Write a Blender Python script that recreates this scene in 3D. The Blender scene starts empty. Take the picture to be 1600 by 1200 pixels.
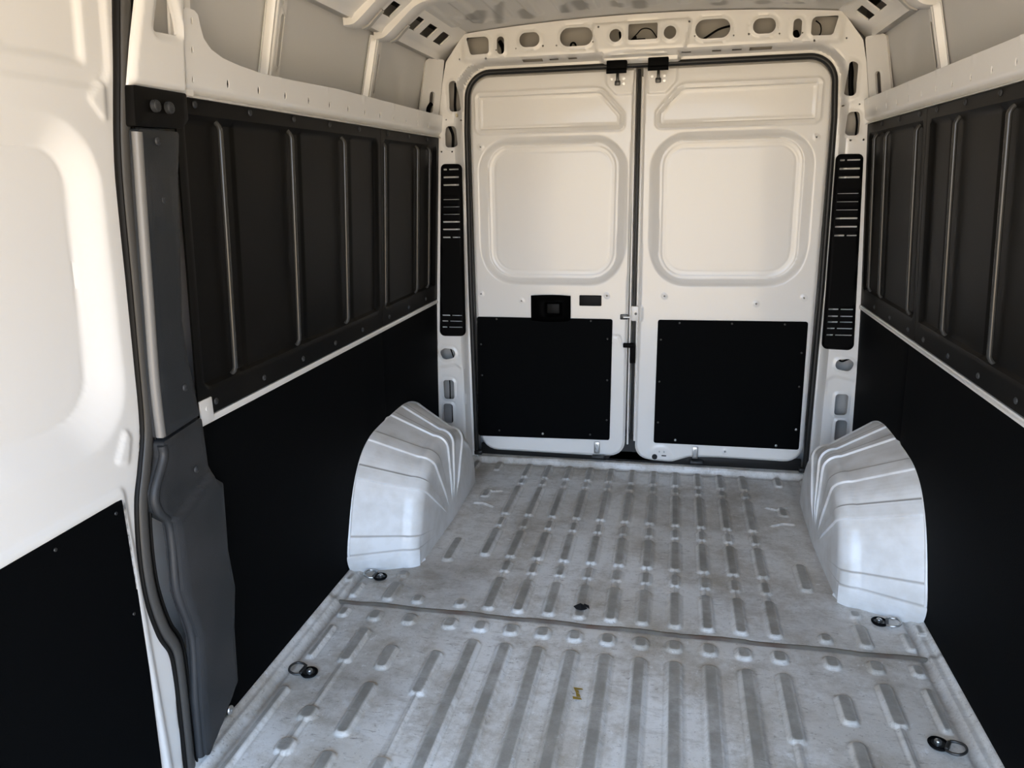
import bpy, bmesh, math, random
import numpy as np
from mathutils import Vector, Matrix
from mathutils.geometry import delaunay_2d_cdt

# ------------------------------------------------------------------ camera, world, exposure
S = bpy.context.scene
C = S.collection
cd = bpy.data.cameras.new('camera')
cam = bpy.data.objects.new('camera', cd); C.objects.link(cam)
CX, CY, CZ, YAW, PITCH, ROLL, FPX = 0.15636, -3.32571, 1.37975, -0.213065, -0.263728, -0.020315, 1179.17
f = Vector((math.sin(YAW)*math.cos(PITCH), math.cos(YAW)*math.cos(PITCH), math.sin(PITCH)))
r = Vector((math.cos(YAW), -math.sin(YAW), 0)); u = r.cross(f)
r2 = math.cos(ROLL)*r + math.sin(ROLL)*u; u2 = -math.sin(ROLL)*r + math.cos(ROLL)*u
m = Matrix((r2, u2, -f)).transposed().to_4x4(); m.translation = (CX, CY, CZ)
cam.matrix_world = m
cd.sensor_fit = 'HORIZONTAL'; cd.sensor_width = 36; cd.lens = FPX*36/1600
cd.clip_start = 0.05; cd.clip_end = 200
S.camera = cam

W = bpy.data.worlds.new('world'); S.world = W; W.use_nodes = True
nt = W.node_tree; nt.nodes.clear()
out = nt.nodes.new('ShaderNodeOutputWorld'); bg = nt.nodes.new('ShaderNodeBackground')
tc = nt.nodes.new('ShaderNodeTexCoord'); sx = nt.nodes.new('ShaderNodeSeparateXYZ')
mr = nt.nodes.new('ShaderNodeMapRange'); mr.inputs[1].default_value = -1; mr.inputs[2].default_value = 1
cr = nt.nodes.new('ShaderNodeValToRGB')
nt.links.new(tc.outputs['Generated'], sx.inputs[0]); nt.links.new(sx.outputs['Z'], mr.inputs[0])
nt.links.new(mr.outputs[0], cr.inputs[0]); nt.links.new(cr.outputs[0], bg.inputs[0]); nt.links.new(bg.outputs[0], out.inputs[0])
E_ = cr.color_ramp.elements
E_[0].position = 0.0; E_[0].color = (0.70, 0.53, 0.35, 1)
E_[1].position = 1.0; E_[1].color = (0.50, 0.70, 1.0, 1)
for p_, c_ in ((0.44, (0.94, 0.73, 0.48, 1)), (0.50, (1.04, 0.89, 0.68, 1)), (0.56, (0.76, 0.97, 1.30, 1)), (0.75, (0.50, 0.80, 1.28, 1))):
    e = E_.new(p_); e.color = c_
bg.inputs[1].default_value = 3.9

S.view_settings.view_transform = 'Standard'; S.view_settings.look = 'None'
S.view_settings.gamma = 1; S.view_settings.use_curve_mapping = False
S.view_settings.exposure = 0.82

# ------------------------------------------------------------------ materials
def mat(name, col, rough=0.5, metal=0.0, spec=0.5, coat=0.0, bump=0.0, bscale=200, vary=0.0, vscale=3.0, vcol=None):
    m = bpy.data.materials.new(name); m.use_nodes = True
    n = m.node_tree; b = n.nodes['Principled BSDF']
    b.inputs['Base Color'].default_value = (*col, 1); b.inputs['Roughness'].default_value = rough
    b.inputs['Metallic'].default_value = metal; b.inputs['Specular IOR Level'].default_value = spec
    b.inputs['Coat Weight'].default_value = coat; b.inputs['Coat Roughness'].default_value = 0.08
    t = n.nodes.new('ShaderNodeTexCoord')
    if vary > 0:
        nz = n.nodes.new('ShaderNodeTexNoise'); nz.inputs['Scale'].default_value = vscale; nz.inputs['Detail'].default_value = 6
        n.links.new(t.outputs['Object'], nz.inputs['Vector'])
        rp = n.nodes.new('ShaderNodeMapRange'); rp.inputs[1].default_value = 0.42; rp.inputs[2].default_value = 0.68
        rp.inputs[3].default_value = 0; rp.inputs[4].default_value = vary
        n.links.new(nz.outputs[0], rp.inputs[0])
        mx = n.nodes.new('ShaderNodeMix'); mx.data_type = 'RGBA'
        mx.inputs[6].default_value = (*col, 1); mx.inputs[7].default_value = (*(vcol or [c*0.6 for c in col]), 1)
        n.links.new(rp.outputs[0], mx.inputs[0]); n.links.new(mx.outputs[2], b.inputs['Base Color'])
    if bump > 0:
        nb = n.nodes.new('ShaderNodeTexNoise'); nb.inputs['Scale'].default_value = bscale
        n.links.new(t.outputs['Object'], nb.inputs['Vector'])
        bp = n.nodes.new('ShaderNodeBump'); bp.inputs['Strength'].default_value = bump; bp.inputs['Distance'].default_value = 0.002
        n.links.new(nb.outputs[0], bp.inputs['Height']); n.links.new(bp.outputs[0], b.inputs['Normal'])
    return m
M_PAINT = mat('white_paint', (0.78, 0.765, 0.73), 0.32, coat=0.35, bump=0.12, bscale=14)
M_INNER = mat('white_paint_inner', (0.66, 0.65, 0.62), 0.45, bump=0.15, bscale=10)
M_ARCH = mat('scuffed_white_paint', (0.74, 0.745, 0.74), 0.36, coat=0.2, bump=0.15, bscale=30, vary=0.5, vscale=13, vcol=(0.52, 0.50, 0.455))
M_BLACK = mat('black_hardboard', (0.0015, 0.0018, 0.0021), 0.72, spec=0.05, bump=0.2, bscale=300)
M_DARK = mat('dark_grey_plastic', (0.0030, 0.0029, 0.0027), 0.5, spec=0.13, bump=0.1, bscale=400, vary=0.6, vscale=2.2, vcol=(0.010, 0.0085, 0.0065))
M_RIB = mat('satin_grey_plastic', (0.034, 0.033, 0.030), 0.24, spec=0.5)
M_EDGE = mat('lit_grey_plastic', (0.17, 0.165, 0.155), 0.4)  # light falling on the upper edge roll is put into this colour
M_GREY = mat('grey_plastic', (0.019, 0.0215, 0.0235), 0.5, spec=0.4, bump=0.25, bscale=500, vary=0.4, vscale=5, vcol=(0.055, 0.052, 0.052))
M_RUB = mat('black_rubber', (0.008, 0.008, 0.008), 0.45, spec=0.4)
M_RUBG = mat('grey_rubber', (0.060, 0.057, 0.052), 0.38, spec=0.4)
M_VENT = mat('black_plastic', (0.0014, 0.0014, 0.0016), 0.6, spec=0.07)
M_BACK = mat('shaded_inner_paint', (0.42, 0.40, 0.365), 0.5)  # inner paint made darker, the cavity's shade put into the colour
M_MET = mat('bare_metal', (0.45, 0.45, 0.44), 0.3, metal=0.9)
M_DMET = mat('dark_metal', (0.05, 0.05, 0.048), 0.35, metal=0.6)
M_HOLE = mat('matte_black', (0.01, 0.01, 0.01), 0.8)
M_YEL = mat('yellow_scrap', (0.48, 0.33, 0.05), 0.7)
M_CREAM = mat('cream_plastic', (0.60, 0.53, 0.36), 0.5)
M_SEAM = mat('dirty_sealant', (0.13, 0.115, 0.092), 0.7, bump=0.5, bscale=60, vary=0.9, vscale=9, vcol=(0.085, 0.045, 0.028))

def floor_mat():
    m = bpy.data.materials.new('worn_white_floor_paint'); m.use_nodes = True
    n = m.node_tree; b = n.nodes['Principled BSDF']; L = n.links
    t = n.nodes.new('ShaderNodeTexCoord')
    def noise(scale, det=8, rough=0.6, stretch=None, dist=0.0):
        nz = n.nodes.new('ShaderNodeTexNoise'); nz.inputs['Scale'].default_value = scale; nz.inputs['Detail'].default_value = det
        nz.inputs['Roughness'].default_value = rough; nz.inputs['Distortion'].default_value = dist
        if stretch:
            mp = n.nodes.new('ShaderNodeMapping'); mp.inputs['Scale'].default_value = stretch
            L.new(t.outputs['Object'], mp.inputs[0]); L.new(mp.outputs[0], nz.inputs['Vector'])
        else: L.new(t.outputs['Object'], nz.inputs['Vector'])
        return nz.outputs[0]
    def rng(s, a, b_, c=0.0, d=1.0):
        r = n.nodes.new('ShaderNodeMapRange'); r.inputs[1].default_value = a; r.inputs[2].default_value = b_
        r.inputs[3].default_value = c; r.inputs[4].default_value = d; L.new(s, r.inputs[0]); return r.outputs[0]
    def mix(f_, a, b_):
        x = n.nodes.new('ShaderNodeMix'); x.data_type = 'RGBA'; L.new(f_, x.inputs[0])
        for i, v in ((6, a), (7, b_)):
            if isinstance(v, tuple): x.inputs[i].default_value = (*v, 1)
            else: L.new(v, x.inputs[i])
        return x.outputs[2]
    def mul(a, b_):
        x = n.nodes.new('ShaderNodeMath'); x.operation = 'MULTIPLY'; x.use_clamp = True
        for i, v in ((0, a), (1, b_)):
            if isinstance(v, (int, float)): x.inputs[i].default_value = v
            else: L.new(v, x.inputs[i])
        return x.outputs[0]
    c = mix(rng(noise(1.7, 6), 0.38, 0.60), (0.74, 0.735, 0.715), (0.56, 0.535, 0.49))
    c = mix(mul(rng(noise(3.1, 10, 0.78), 0.46, 0.63), 0.9), c, (0.35, 0.31, 0.25))
    c = mix(mul(rng(noise(16, 9, 0.8, (0.6, 1.8, 1)), 0.52, 0.68), 0.6), c, (0.32, 0.29, 0.245))
    c = mix(mul(rng(noise(60, 5, 0.65, (0.4, 2, 1), 0.8), 0.62, 0.70), 0.75), c, (0.14, 0.12, 0.10))
    c = mix(mul(rng(noise(90, 4, 0.7), 0.60, 0.68), 0.5), c, (0.20, 0.18, 0.15))
    c = mix(mul(rng(noise(28, 8, 0.8), 0.42, 0.34), 0.7), c, (0.78, 0.785, 0.78))
    at = n.nodes.new('ShaderNodeAttribute'); at.attribute_name = 'wear'
    w = mul(at.outputs['Fac'], rng(noise(9, 6, 0.7), 0.25, 0.6, 0.45, 0.95))
    c = mix(w, c, (0.215, 0.205, 0.182))
    gr = n.nodes.new('ShaderNodeAttribute'); gr.attribute_name = 'grime_shade'
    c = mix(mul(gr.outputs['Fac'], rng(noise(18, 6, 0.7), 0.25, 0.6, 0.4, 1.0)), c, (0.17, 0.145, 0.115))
    L.new(c, b.inputs['Base Color'])
    L.new(rng(noise(5, 6), 0.3, 0.7, 0.26, 0.50), b.inputs['Roughness'])
    bp = n.nodes.new('ShaderNodeBump'); bp.inputs['Strength'].default_value = 0.35; bp.inputs['Distance'].default_value = 0.003
    L.new(noise(30, 8, 0.7), bp.inputs['Height']); L.new(bp.outputs[0], b.inputs['Normal'])
    return m
M_FLOOR = floor_mat()

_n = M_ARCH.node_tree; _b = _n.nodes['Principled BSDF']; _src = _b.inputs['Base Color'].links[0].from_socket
_a = _n.nodes.new('ShaderNodeAttribute'); _a.attribute_name = 'grime_shade'
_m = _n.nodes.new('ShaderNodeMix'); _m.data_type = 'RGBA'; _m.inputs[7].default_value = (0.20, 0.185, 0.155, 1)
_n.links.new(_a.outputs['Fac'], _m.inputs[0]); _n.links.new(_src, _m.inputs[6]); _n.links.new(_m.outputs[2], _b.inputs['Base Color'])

# ------------------------------------------------------------------ helpers
def ss(x, a, b):
    t = np.clip((x-a)/(b-a), 0, 1); return t*t*(3-2*t)
def rpoly(pts, r, n=6):
    """polygon with filleted corners; r a number or one per corner"""
    N = len(pts); rs = r if isinstance(r, (list, tuple)) else [r]*N; o = []
    for i in range(N):
        p = np.array(pts[i], float); a = np.array(pts[i-1], float)-p; b = np.array(pts[(i+1) % N], float)-p
        la, lb = np.linalg.norm(a), np.linalg.norm(b); a /= la; b /= lb
        ang = math.acos(max(-1, min(1, float(a@b)))); rr = rs[i]
        if rr <= 1e-6 or ang > 3.1: o.append(tuple(p)); continue
        d = min(rr/math.tan(ang/2), 0.49*la, 0.49*lb); rr = d*math.tan(ang/2)
        s = p+a*d; e = p+b*d; bis = (a+b)/np.linalg.norm(a+b); c = p+bis*(rr/math.sin(ang/2))
        a0 = math.atan2(*(s-c)[::-1]); a1 = math.atan2(*(e-c)[::-1]); da = (a1-a0+math.pi) % (2*math.pi)-math.pi
        for k in range(n+1):
            t = a0+da*k/n; o.append((c[0]+rr*math.cos(t), c[1]+rr*math.sin(t)))
    return o
def rect(u0, v0, u1, v1, r=0.0, n=5): return rpoly([(u0, v0), (u1, v0), (u1, v1), (u0, v1)], r, n)
def circ(cu, cv, r, n=16, ry=None): return [(cu+r*math.cos(2*math.pi*k/n), cv+(ry or r)*math.sin(2*math.pi*k/n)) for k in range(n)]
def inside(P, poly):
    x, y = P[:, 0], P[:, 1]; c = np.zeros(len(P), bool); q = np.array(poly)
    for i in range(len(q)):
        x1, y1 = q[i-1]; x2, y2 = q[i]
        if y1 == y2: continue
        k = ((y1 > y) != (y2 > y)) & (x < (x2-x1)*(y-y1)/(y2-y1)+x1); c ^= k
    return c
def dist(P, poly, closed=True):
    q = np.array(poly, float); d = np.full(len(P), 1e9)
    for i in range(0 if closed else 1, len(q)):
        a = q[i-1]; b = q[i]; ab = b-a; L2 = ab@ab
        if L2 < 1e-14: continue
        t = np.clip(((P-a)@ab)/L2, 0, 1); e = P-a-t[:, None]*ab; d = np.minimum(d, np.hypot(e[:, 0], e[:, 1]))
    return d
def sdf(P, poly): return np.where(inside(P, poly), -1, 1)*dist(P, poly)     # negative inside

def link(name, me, m, parent=None, label=None, cat=None, group=None, kind=None):
    o = bpy.data.objects.new(name, me); C.objects.link(o)
    if m is not None and me is not None:
        for mm in (m if isinstance(m, (list, tuple)) else [m]): me.materials.append(mm)
    if parent: o.parent = parent
    if label: o['label'] = label
    if cat: o['category'] = cat
    if group: o['group'] = group
    if kind: o['kind'] = kind
    return o
def smooth(me, ang=42):
    me.shade_smooth(); me.set_sharp_from_angle(angle=math.radians(ang))

def panel(name, outer, holes, fmap, hf=None, res=0.008, t=0.004, m=None, toward=(0, 0, 0), ang=42, uvres=None, attrs=None, **kw):
    """pressed sheet: outline with holes, filled with a fine grid, raised by hf(P), rims turned back by t"""
    ru, rv = uvres or (res, res)
    polys = [outer]+list(holes)
    O = np.array(outer); u0, v0 = O.min(0); u1, v1 = O.max(0)
    gu = np.arange(u0+ru*.5, u1, ru); gv = np.arange(v0+rv*.5, v1, rv)
    G = np.stack(np.meshgrid(gu, gv, indexing='ij'), -1).reshape(-1, 2)
    keep = inside(G, outer)
    for h in holes: keep &= ~inside(G, h)
    G = G[keep]
    k = np.ones(len(G), bool); mr_ = min(ru, rv)*.42
    for h in polys: k &= dist(G, h) > mr_
    G = G[k]
    V = []; Ed = []
    for h in polys:
        hh = np.array(h, float); pts = []
        for i in range(len(hh)):
            a = hh[i]; b = hh[(i+1) % len(hh)]; n_ = max(1, int(np.linalg.norm(b-a)/max(ru, rv)/1.3))
            for j in range(n_): pts.append(a+(b-a)*j/n_)
        s = len(V); V += pts; n_ = len(pts); Ed += [(s+i, s+(i+1) % n_) for i in range(n_)]
    V += list(G)
    vv, _, ff, *_ = delaunay_2d_cdt([Vector((float(a), float(b))) for a, b in V], Ed, [], 0, 1e-6)
    P = np.array([(a.x, a.y) for a in vv]); F = np.array([tuple(q) for q in ff])
    cen = P[F].mean(1); kf = inside(cen, outer)
    for h in holes: kf &= ~inside(cen, h)
    F = F[kf]
    used = np.unique(F); remap = -np.ones(len(P), int); remap[used] = np.arange(len(used)); P = P[used]; F = remap[F]
    H = hf(P) if hf else np.zeros(len(P))
    X = fmap(P[:, 0], P[:, 1], H)
    a = X[F[:, 1]]-X[F[:, 0]]; b = X[F[:, 2]]-X[F[:, 0]]; nn = np.cross(a, b).sum(0)
    if nn @ (np.array(toward)-X.mean(0)) < 0: F = F[:, ::-1]
    # rims
    E2 = np.concatenate([F[:, [0, 1]], F[:, [1, 2]], F[:, [2, 0]]]); key = np.sort(E2, 1)
    _, inv, cnt = np.unique(key, axis=0, return_inverse=True, return_counts=True)
    B = E2[cnt[inv.ravel()] == 1]
    bv = np.unique(B); mp = {int(x): len(X)+i for i, x in enumerate(bv)}
    XB = fmap(P[bv, 0], P[bv, 1], H[bv]-t)
    Xa = np.concatenate([X, XB])
    faces = F.tolist()+[(int(b_), int(a_), mp[int(a_)], mp[int(b_)]) for a_, b_ in B]
    me = bpy.data.meshes.new(name); me.from_pydata(Xa.tolist(), [], faces); me.update()
    if attrs:
        for an, fn in attrs.items():
            at = me.attributes.new(an, 'FLOAT', 'POINT'); vals = np.concatenate([fn(P), fn(P[bv])]); at.data.foreach_set('value', vals.astype(np.float32))
    smooth(me, ang)
    return link(name, me, m, **kw)

def bm_obj(name, bm, m, ang=40, **kw):
    me = bpy.data.meshes.new(name); bmesh.ops.recalc_face_normals(bm, faces=bm.faces); bm.to_mesh(me); bm.free(); smooth(me, ang)
    return link(name, me, m, **kw)
def box(bm, c, s, bev=0.0, M=None, seg=2):
    g = bmesh.ops.create_cube(bm, size=1)['verts']
    for v in g: v.co = Vector((v.co.x*s[0], v.co.y*s[1], v.co.z*s[2]))
    if bev > 0:
        es = list({e for v in g for e in v.link_edges})
        g = bmesh.ops.bevel(bm, geom=es, offset=bev, segments=seg, affect='EDGES', profile=.5)['verts']
        g = list({v for v in g})
    # bevel returns new verts only: collect all connected
    vs = set(g); st = list(g)
    while st:
        v = st.pop()
        for e in v.link_edges:
            w = e.other_vert(v)
            if w not in vs: vs.add(w); st.append(w)
    for v in vs:
        if M is not None: v.co = M @ v.co
        v.co += Vector(c)
def cyl(bm, c, axis, rad, h, n=16, r2=None):
    q = Vector((0, 0, 1)).rotation_difference(Vector(axis).normalized()).to_matrix().to_4x4()
    bmesh.ops.create_cone(bm, cap_ends=True, segments=n, radius1=rad, radius2=rad if r2 is None else r2, depth=h, matrix=Matrix.Translation(c) @ q)
def catmull(pts, n=6, closed=False):
    P = [Vector(p) for p in pts]; o = []; N = len(P)
    for i in range(N if closed else N-1):
        g = lambda k: P[k % N] if closed else P[max(0, min(N-1, k))]
        a, b, c, d = g(i-1), g(i), g(i+1), g(i+2)
        for j in range(n):
            t = j/n; o.append(0.5*((2*b)+(c-a)*t+(2*a-5*b+4*c-d)*t*t+(3*b-a-3*c+d)*t**3))
    if not closed: o.append(P[-1])
    return o
def sweep(bm, path, nrm, sec, closed=False):
    """sweep section (a along side, b along nrm) on a path; side = tangent x nrm"""
    P = [Vector(p) for p in path]; N = len(P); rings = []; nrm = Vector(nrm).normalized()
    for i in range(N):
        a = P[i-1] if (i > 0 or closed) else P[i]; b = P[(i+1) % N] if (i < N-1 or closed) else P[i]
        T = (b-a).normalized(); sd = T.cross(nrm).normalized()
        rings.append([bm.verts.new(P[i]+sd*s[0]+nrm*s[1]) for s in sec])
    k = len(sec)
    for i in range(N if closed else N-1):
        A, B = rings[i], rings[(i+1) % N]
        for j in range(k): bm.faces.new((A[j], A[(j+1) % k], B[(j+1) % k], B[j]))
    if not closed: bm.faces.new(rings[0]); bm.faces.new(rings[-1][::-1])
def tube(bm, path, rad, n=8, closed=False):
    P = [Vector(p) for p in path]; N = len(P); rings = []; up = None
    for i in range(N):
        a = P[i-1] if (i > 0 or closed) else P[i]; b = P[(i+1) % N] if (i < N-1 or closed) else P[i]
        T = (b-a).normalized()
        if up is None: up = T.orthogonal().normalized()
        up = (up-T*up.dot(T)).normalized(); sd = T.cross(up)
        rings.append([bm.verts.new(P[i]+(up*math.cos(2*math.pi*k/n)+sd*math.sin(2*math.pi*k/n))*rad) for k in range(n)])
    for i in range(N if closed else N-1):
        A, B = rings[i], rings[(i+1) % N]
        for j in range(n): bm.faces.new((A[j], A[(j+1) % n], B[(j+1) % n], B[j]))
    if not closed: bm.faces.new(rings[0][::-1]); bm.faces.new(rings[-1])
def dome(bm, c, axis, r, h=0.4):
    g = bmesh.ops.create_uvsphere(bm, u_segments=12, v_segments=8, radius=r)['verts']
    q = Vector((0, 0, 1)).rotation_difference(Vector(axis)).to_matrix()
    for v in g: v.co = Vector(c)+q @ Vector((v.co.x, v.co.y, v.co.z*h))

TOW = (0, -1.5, 1.0)
# inner side profile of the body
def xin(z): return np.interp(z, [0, 0.8, 0.9, 1.58, 1.9], [0.963, 0.945, 0.94, 0.90, 0.862])
def side(sgn, off=0.0):                      # (y, z, h) -> xyz ; h positive into the cabin
    def fm(y, z, h): return np.stack([sgn*(xin(z)+off-h), y, z], -1)
    return fm
def rear(y0):                                # (x, z, h) ; h positive towards the cabin
    def fm(x, z, h): return np.stack([x, y0-h, z], -1)
    return fm

# ------------------------------------------------------------------ floor
pills = []                                   # x, y0, y1, half width, height
def pill(x, a, b, hw=0.019, H=0.0105): pills.append((x, min(a, b), max(a, b), hw, H))
P_ = 0.1017
for k in range(-5, 6):
    x = k*P_ - 0.004
    full = k > -5
    if abs(k) <= 5:
        for a, b, w_ in ((0.145, -0.012, .0155), (-0.135, -0.43, .0165), (-0.585, -0.80, .018)): pill(x, a, b, w_)
        for a, b in ((-0.045, -0.095), (-0.475, -0.545)): pill(x, a, b, 0.0145, 0.0085)
        if full:
            pill(x, -0.84, -0.91, 0.016, 0.008); pill(x, -0.965, -1.163); pill(x, 0.08, -1.10, 0.006, 0.0045)
        else: pill(x, 0.05, -0.78, 0.006, 0.0045); pill(x+.005, -1.13, -1.165, 0.017)
    pill(x, -1.238, -1.284, 0.021, 0.010)
    if abs(k) <= 4: pill(x, -1.345, -2.9, 0.0205)
pill(0.505, -1.346, -1.616); pill(0.505, -1.616, -1.86, 0.007, 0.005); pill(0.505, -1.87, -2.3)
pill(-0.507, -1.42, -1.614); pill(-0.507, -1.614, -1.86, 0.007, 0.005); pill(-0.507, -1.865, -2.3)
pill(0.652, -1.13, -1.165, 0.017)
pill(-0.660, -1.13, -1.168, 0.017); 
for s in (-1, 1):
    pill(s*0.65, -1.238, -1.284, 0.021, 0.010); pill(s*0.77, -1.238, -1.284, 0.020, 0.010); pill(s*0.882, -1.238, -1.280, 0.015, 0.009)
    pill(s*0.65, -1.415, -1.52); pill(s*0.648, -1.597, -1.80); pill(s*0.648, -1.87, -2.1)
    pill(s*0.77, -1.345, -1.51); pill(s*0.77, -1.51, -2.2, 0.007, 0.005); pill(s*0.77, -1.72, -1.765, 0.021); pill(s*0.77, -1.845, -1.89, 0.021)
    pill(s*0.882, -1.345, -1.51, 0.011); pill(s*0.882, -1.655, -2.3, 0.012)
    pill(s*0.768, -0.978, -1.01, 0.018); pill(s*0.765, -1.06, -1.168, 0.019); pill(s*0.766, -1.0, -1.1, 0.006, 0.004)
    pill(s*0.893, -1.085, -1.165, 0.012)
    pill(s*0.642, -0.69, -0.865, 0.019)
    pill(s*0.664, 0.155, 0.06, 0.016, 0.008); pill(s*0.782, 0.155, -0.03, 0.014, 0.008)
    pill(s*0.94, -1.04, -1.085, 0.012, 0.007); pill(s*0.645, -0.19, -0.26, 0.017, 0.006)
def floor_h(P):
    x, y = P[:, 0], P[:, 1]; h = np.zeros(len(P))
    for cx, a, b, hw, H in pills:
        k = np.where((np.abs(x-cx) < hw+.02) & (y > a-.03) & (y < b+.03))[0]
        if not len(k): continue
        r_ = hw; yy = np.clip(y[k], a+r_*.8, b-r_*.8) if b-a > 1.6*r_ else np.full(len(k), (a+b)/2)
        d = ((np.abs(x[k]-cx)/r_)**2.6+(np.abs(y[k]-yy)/r_)**2.6)**(1/2.6)*r_
        sl = min(0.009, hw*.75)
        h[k] = np.maximum(h[k], H*(1-ss(d, r_-sl*.35, r_+sl*.65)))
    # raised outer edges with a step, the joint between the two pressings, threshold at the doors
    ax = np.abs(x)
    h += 0.010*ss(ax, 0.918, 0.930) + 0.012*ss(ax, 0.948, 0.956)
    h -= 0.005*(np.exp(-((ax-0.912)/0.006)**2))
    h -= 0.005*ss(-y, 1.186, 1.194)*(ax < .93)
    h += 0.030*ss(y, 0.150, 0.168)
    h += 0.008*np.exp(-((y-0.164)/0.008)**2)*ss(.50-x, 0, .04)*ss(x+.53, 0, .04)
    # v shaped pressing by the arches
    for s in (-1, 1):
        d = dist(P, [(s*0.585, -0.185), (s*0.625, -0.20), (s*0.66, -0.17)], False); h += 0.006*(1-ss(d, .004, .010))*(ax > .5)*(ax < .72)
        d = dist(P, [(s*0.585, -0.36), (s*0.63, -0.33), (s*0.67, -0.335)], False); h += 0.006*(1-ss(d, .004, .010))*(ax > .5)*(ax < .72)
    return h
def floor_wear(P):
    x, y = P[:, 0], P[:, 1]; w = np.zeros(len(P))
    for cx, a, b, hw, H in pills:
        k = np.where((np.abs(x-cx) < hw+.004) & (y > a-.004) & (y < b+.004))[0]
        if len(k) and H > .0042:
            r_ = hw-.002; yy = np.clip(y[k], a+r_*.8, b-r_*.8) if b-a > 1.6*r_ else np.full(len(k), (a+b)/2)
            d = ((np.abs(x[k]-cx)/r_)**2.6+(np.abs(y[k]-yy)/r_)**2.6)**(1/2.6)*r_
            w[k] = np.maximum(w[k], 1-ss(d, r_-.006, r_))
    return w
def floor_grime_shade(P):
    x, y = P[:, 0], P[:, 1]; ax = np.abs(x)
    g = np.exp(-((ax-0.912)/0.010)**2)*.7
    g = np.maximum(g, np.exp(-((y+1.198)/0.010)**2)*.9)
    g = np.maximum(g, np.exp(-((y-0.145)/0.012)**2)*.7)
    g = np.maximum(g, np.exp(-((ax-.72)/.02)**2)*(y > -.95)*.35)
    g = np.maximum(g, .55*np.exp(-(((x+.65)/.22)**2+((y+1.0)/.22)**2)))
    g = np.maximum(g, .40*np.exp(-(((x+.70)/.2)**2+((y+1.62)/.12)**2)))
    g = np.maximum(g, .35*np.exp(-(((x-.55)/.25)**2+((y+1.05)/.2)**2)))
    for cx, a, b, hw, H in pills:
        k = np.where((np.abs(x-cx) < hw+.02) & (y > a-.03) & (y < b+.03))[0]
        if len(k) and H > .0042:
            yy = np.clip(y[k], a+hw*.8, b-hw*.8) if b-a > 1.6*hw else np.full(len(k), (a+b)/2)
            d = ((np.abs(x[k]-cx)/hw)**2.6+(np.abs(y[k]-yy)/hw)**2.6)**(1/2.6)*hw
            g[k] = np.maximum(g[k], .30*np.exp(-((d-hw-.0085)/.0022)**2)*np.clip(1.15-(yy > y[k])*.9, .2, 1))  # crevice dirt, with shade painted in except at the ribs' near ends
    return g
def grid_mesh(name, xs, ys, zf, m, attrs=None, ang=60, **kw):
    X, Y = np.meshgrid(xs, ys, indexing='ij'); P = np.stack([X, Y], -1).reshape(-1, 2); Z = zf(P)
    nx, ny = len(xs), len(ys); idx = np.arange(nx*ny).reshape(nx, ny)
    F = np.stack([idx[:-1, :-1], idx[1:, :-1], idx[1:, 1:], idx[:-1, 1:]], -1).reshape(-1, 4)
    me = bpy.data.meshes.new(name); V = np.concatenate([P, Z[:, None]], 1)
    me.vertices.add(len(V)); me.vertices.foreach_set('co', V.astype(np.float32).ravel())
    me.loops.add(F.size); me.loops.foreach_set('vertex_index', F.ravel().astype(np.int32))
    me.polygons.add(len(F)); me.polygons.foreach_set('loop_start', np.arange(0, F.size, 4, dtype=np.int32))
    me.update(calc_edges=True); me.validate()
    if attrs:
        for an, fn in attrs.items():
            at = me.attributes.new(an, 'FLOAT', 'POINT'); at.data.foreach_set('value', fn(P).astype(np.float32))
    me.shade_smooth()
    return link(name, me, m, **kw)
fx = np.arange(-0.962, 0.9621, 0.004); fy = np.concatenate([np.arange(-3.7, -2.1, 0.05), np.arange(-2.1, 0.2201, 0.0042)])
fl = grid_mesh('floor', fx, fy, floor_h, M_FLOOR, {'wear': floor_wear, 'grime_shade': floor_grime_shade}, kind='structure')
# bead of sealant along the joint
bm = bmesh.new(); random.seed(4)
pth = [Vector((x, -1.196+0.003*math.sin(x*23)+random.uniform(-.0015, .0015), -0.002)) for x in np.linspace(-0.925, 0.925, 90)]
sweep(bm, pth, (0, 0, 1), [(-.009, 0), (-.006, .003), (0, .005), (.005, .003), (.009, -.004)])
bm_obj('seam_sealant', bm, M_SEAM, label='rusty brown bead of sealant across the white floor between its two ribbed pressings', cat='sealant')

# ------------------------------------------------------------------ body skins
def skin_x(z): return np.interp(z, [-.1, 0, .8, 1.0, 1.62, 1.93, 2.0], [1.03, 1.04, 1.05, 1.04, .99, .915, .902])
def wall_skin(name, sgn):
    zs = np.linspace(-.08, 2.07, 66); ys = np.concatenate([np.arange(-3.7, -1.9, .2), np.arange(-1.9, .335, .02), [.336]])
    Y, Z = np.meshgrid(ys, zs, indexing='ij')
    X = skin_x(Z)
    # shallow pressing behind the rear quarter
    P = np.stack([Y.ravel(), Z.ravel()], -1)
    d = sdf(P, rpoly([(-.50, 1.60), (-.12, 1.60), (-.20, 1.80), (-.30, 1.875), (-.50, 1.89)], .05)).reshape(Y.shape)
    X = X+0.012*(1-ss(d, -.01, .02))
    X = sgn*X; n0, n1 = Y.shape
    V = np.stack([X.ravel(), Y.ravel(), Z.ravel()], -1); idx = np.arange(n0*n1).reshape(n0, n1)
    F = np.stack([idx[:-1, :-1], idx[1:, :-1], idx[1:, 1:], idx[:-1, 1:]], -1).reshape(-1, 4)
    V2 = V.copy(); V2[:, 0] += sgn*.012; n = len(V)
    F2 = F[:, ::-1]+n
    me = bpy.data.meshes.new(name); me.from_pydata(np.concatenate([V, V2]).tolist(), [], F.tolist()+F2.tolist()); me.update(); me.shade_smooth()
    return link(name, me, M_INNER, kind='structure')
WL = wall_skin('wall_left', -1); WR = wall_skin('wall_right', 1)

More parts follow.
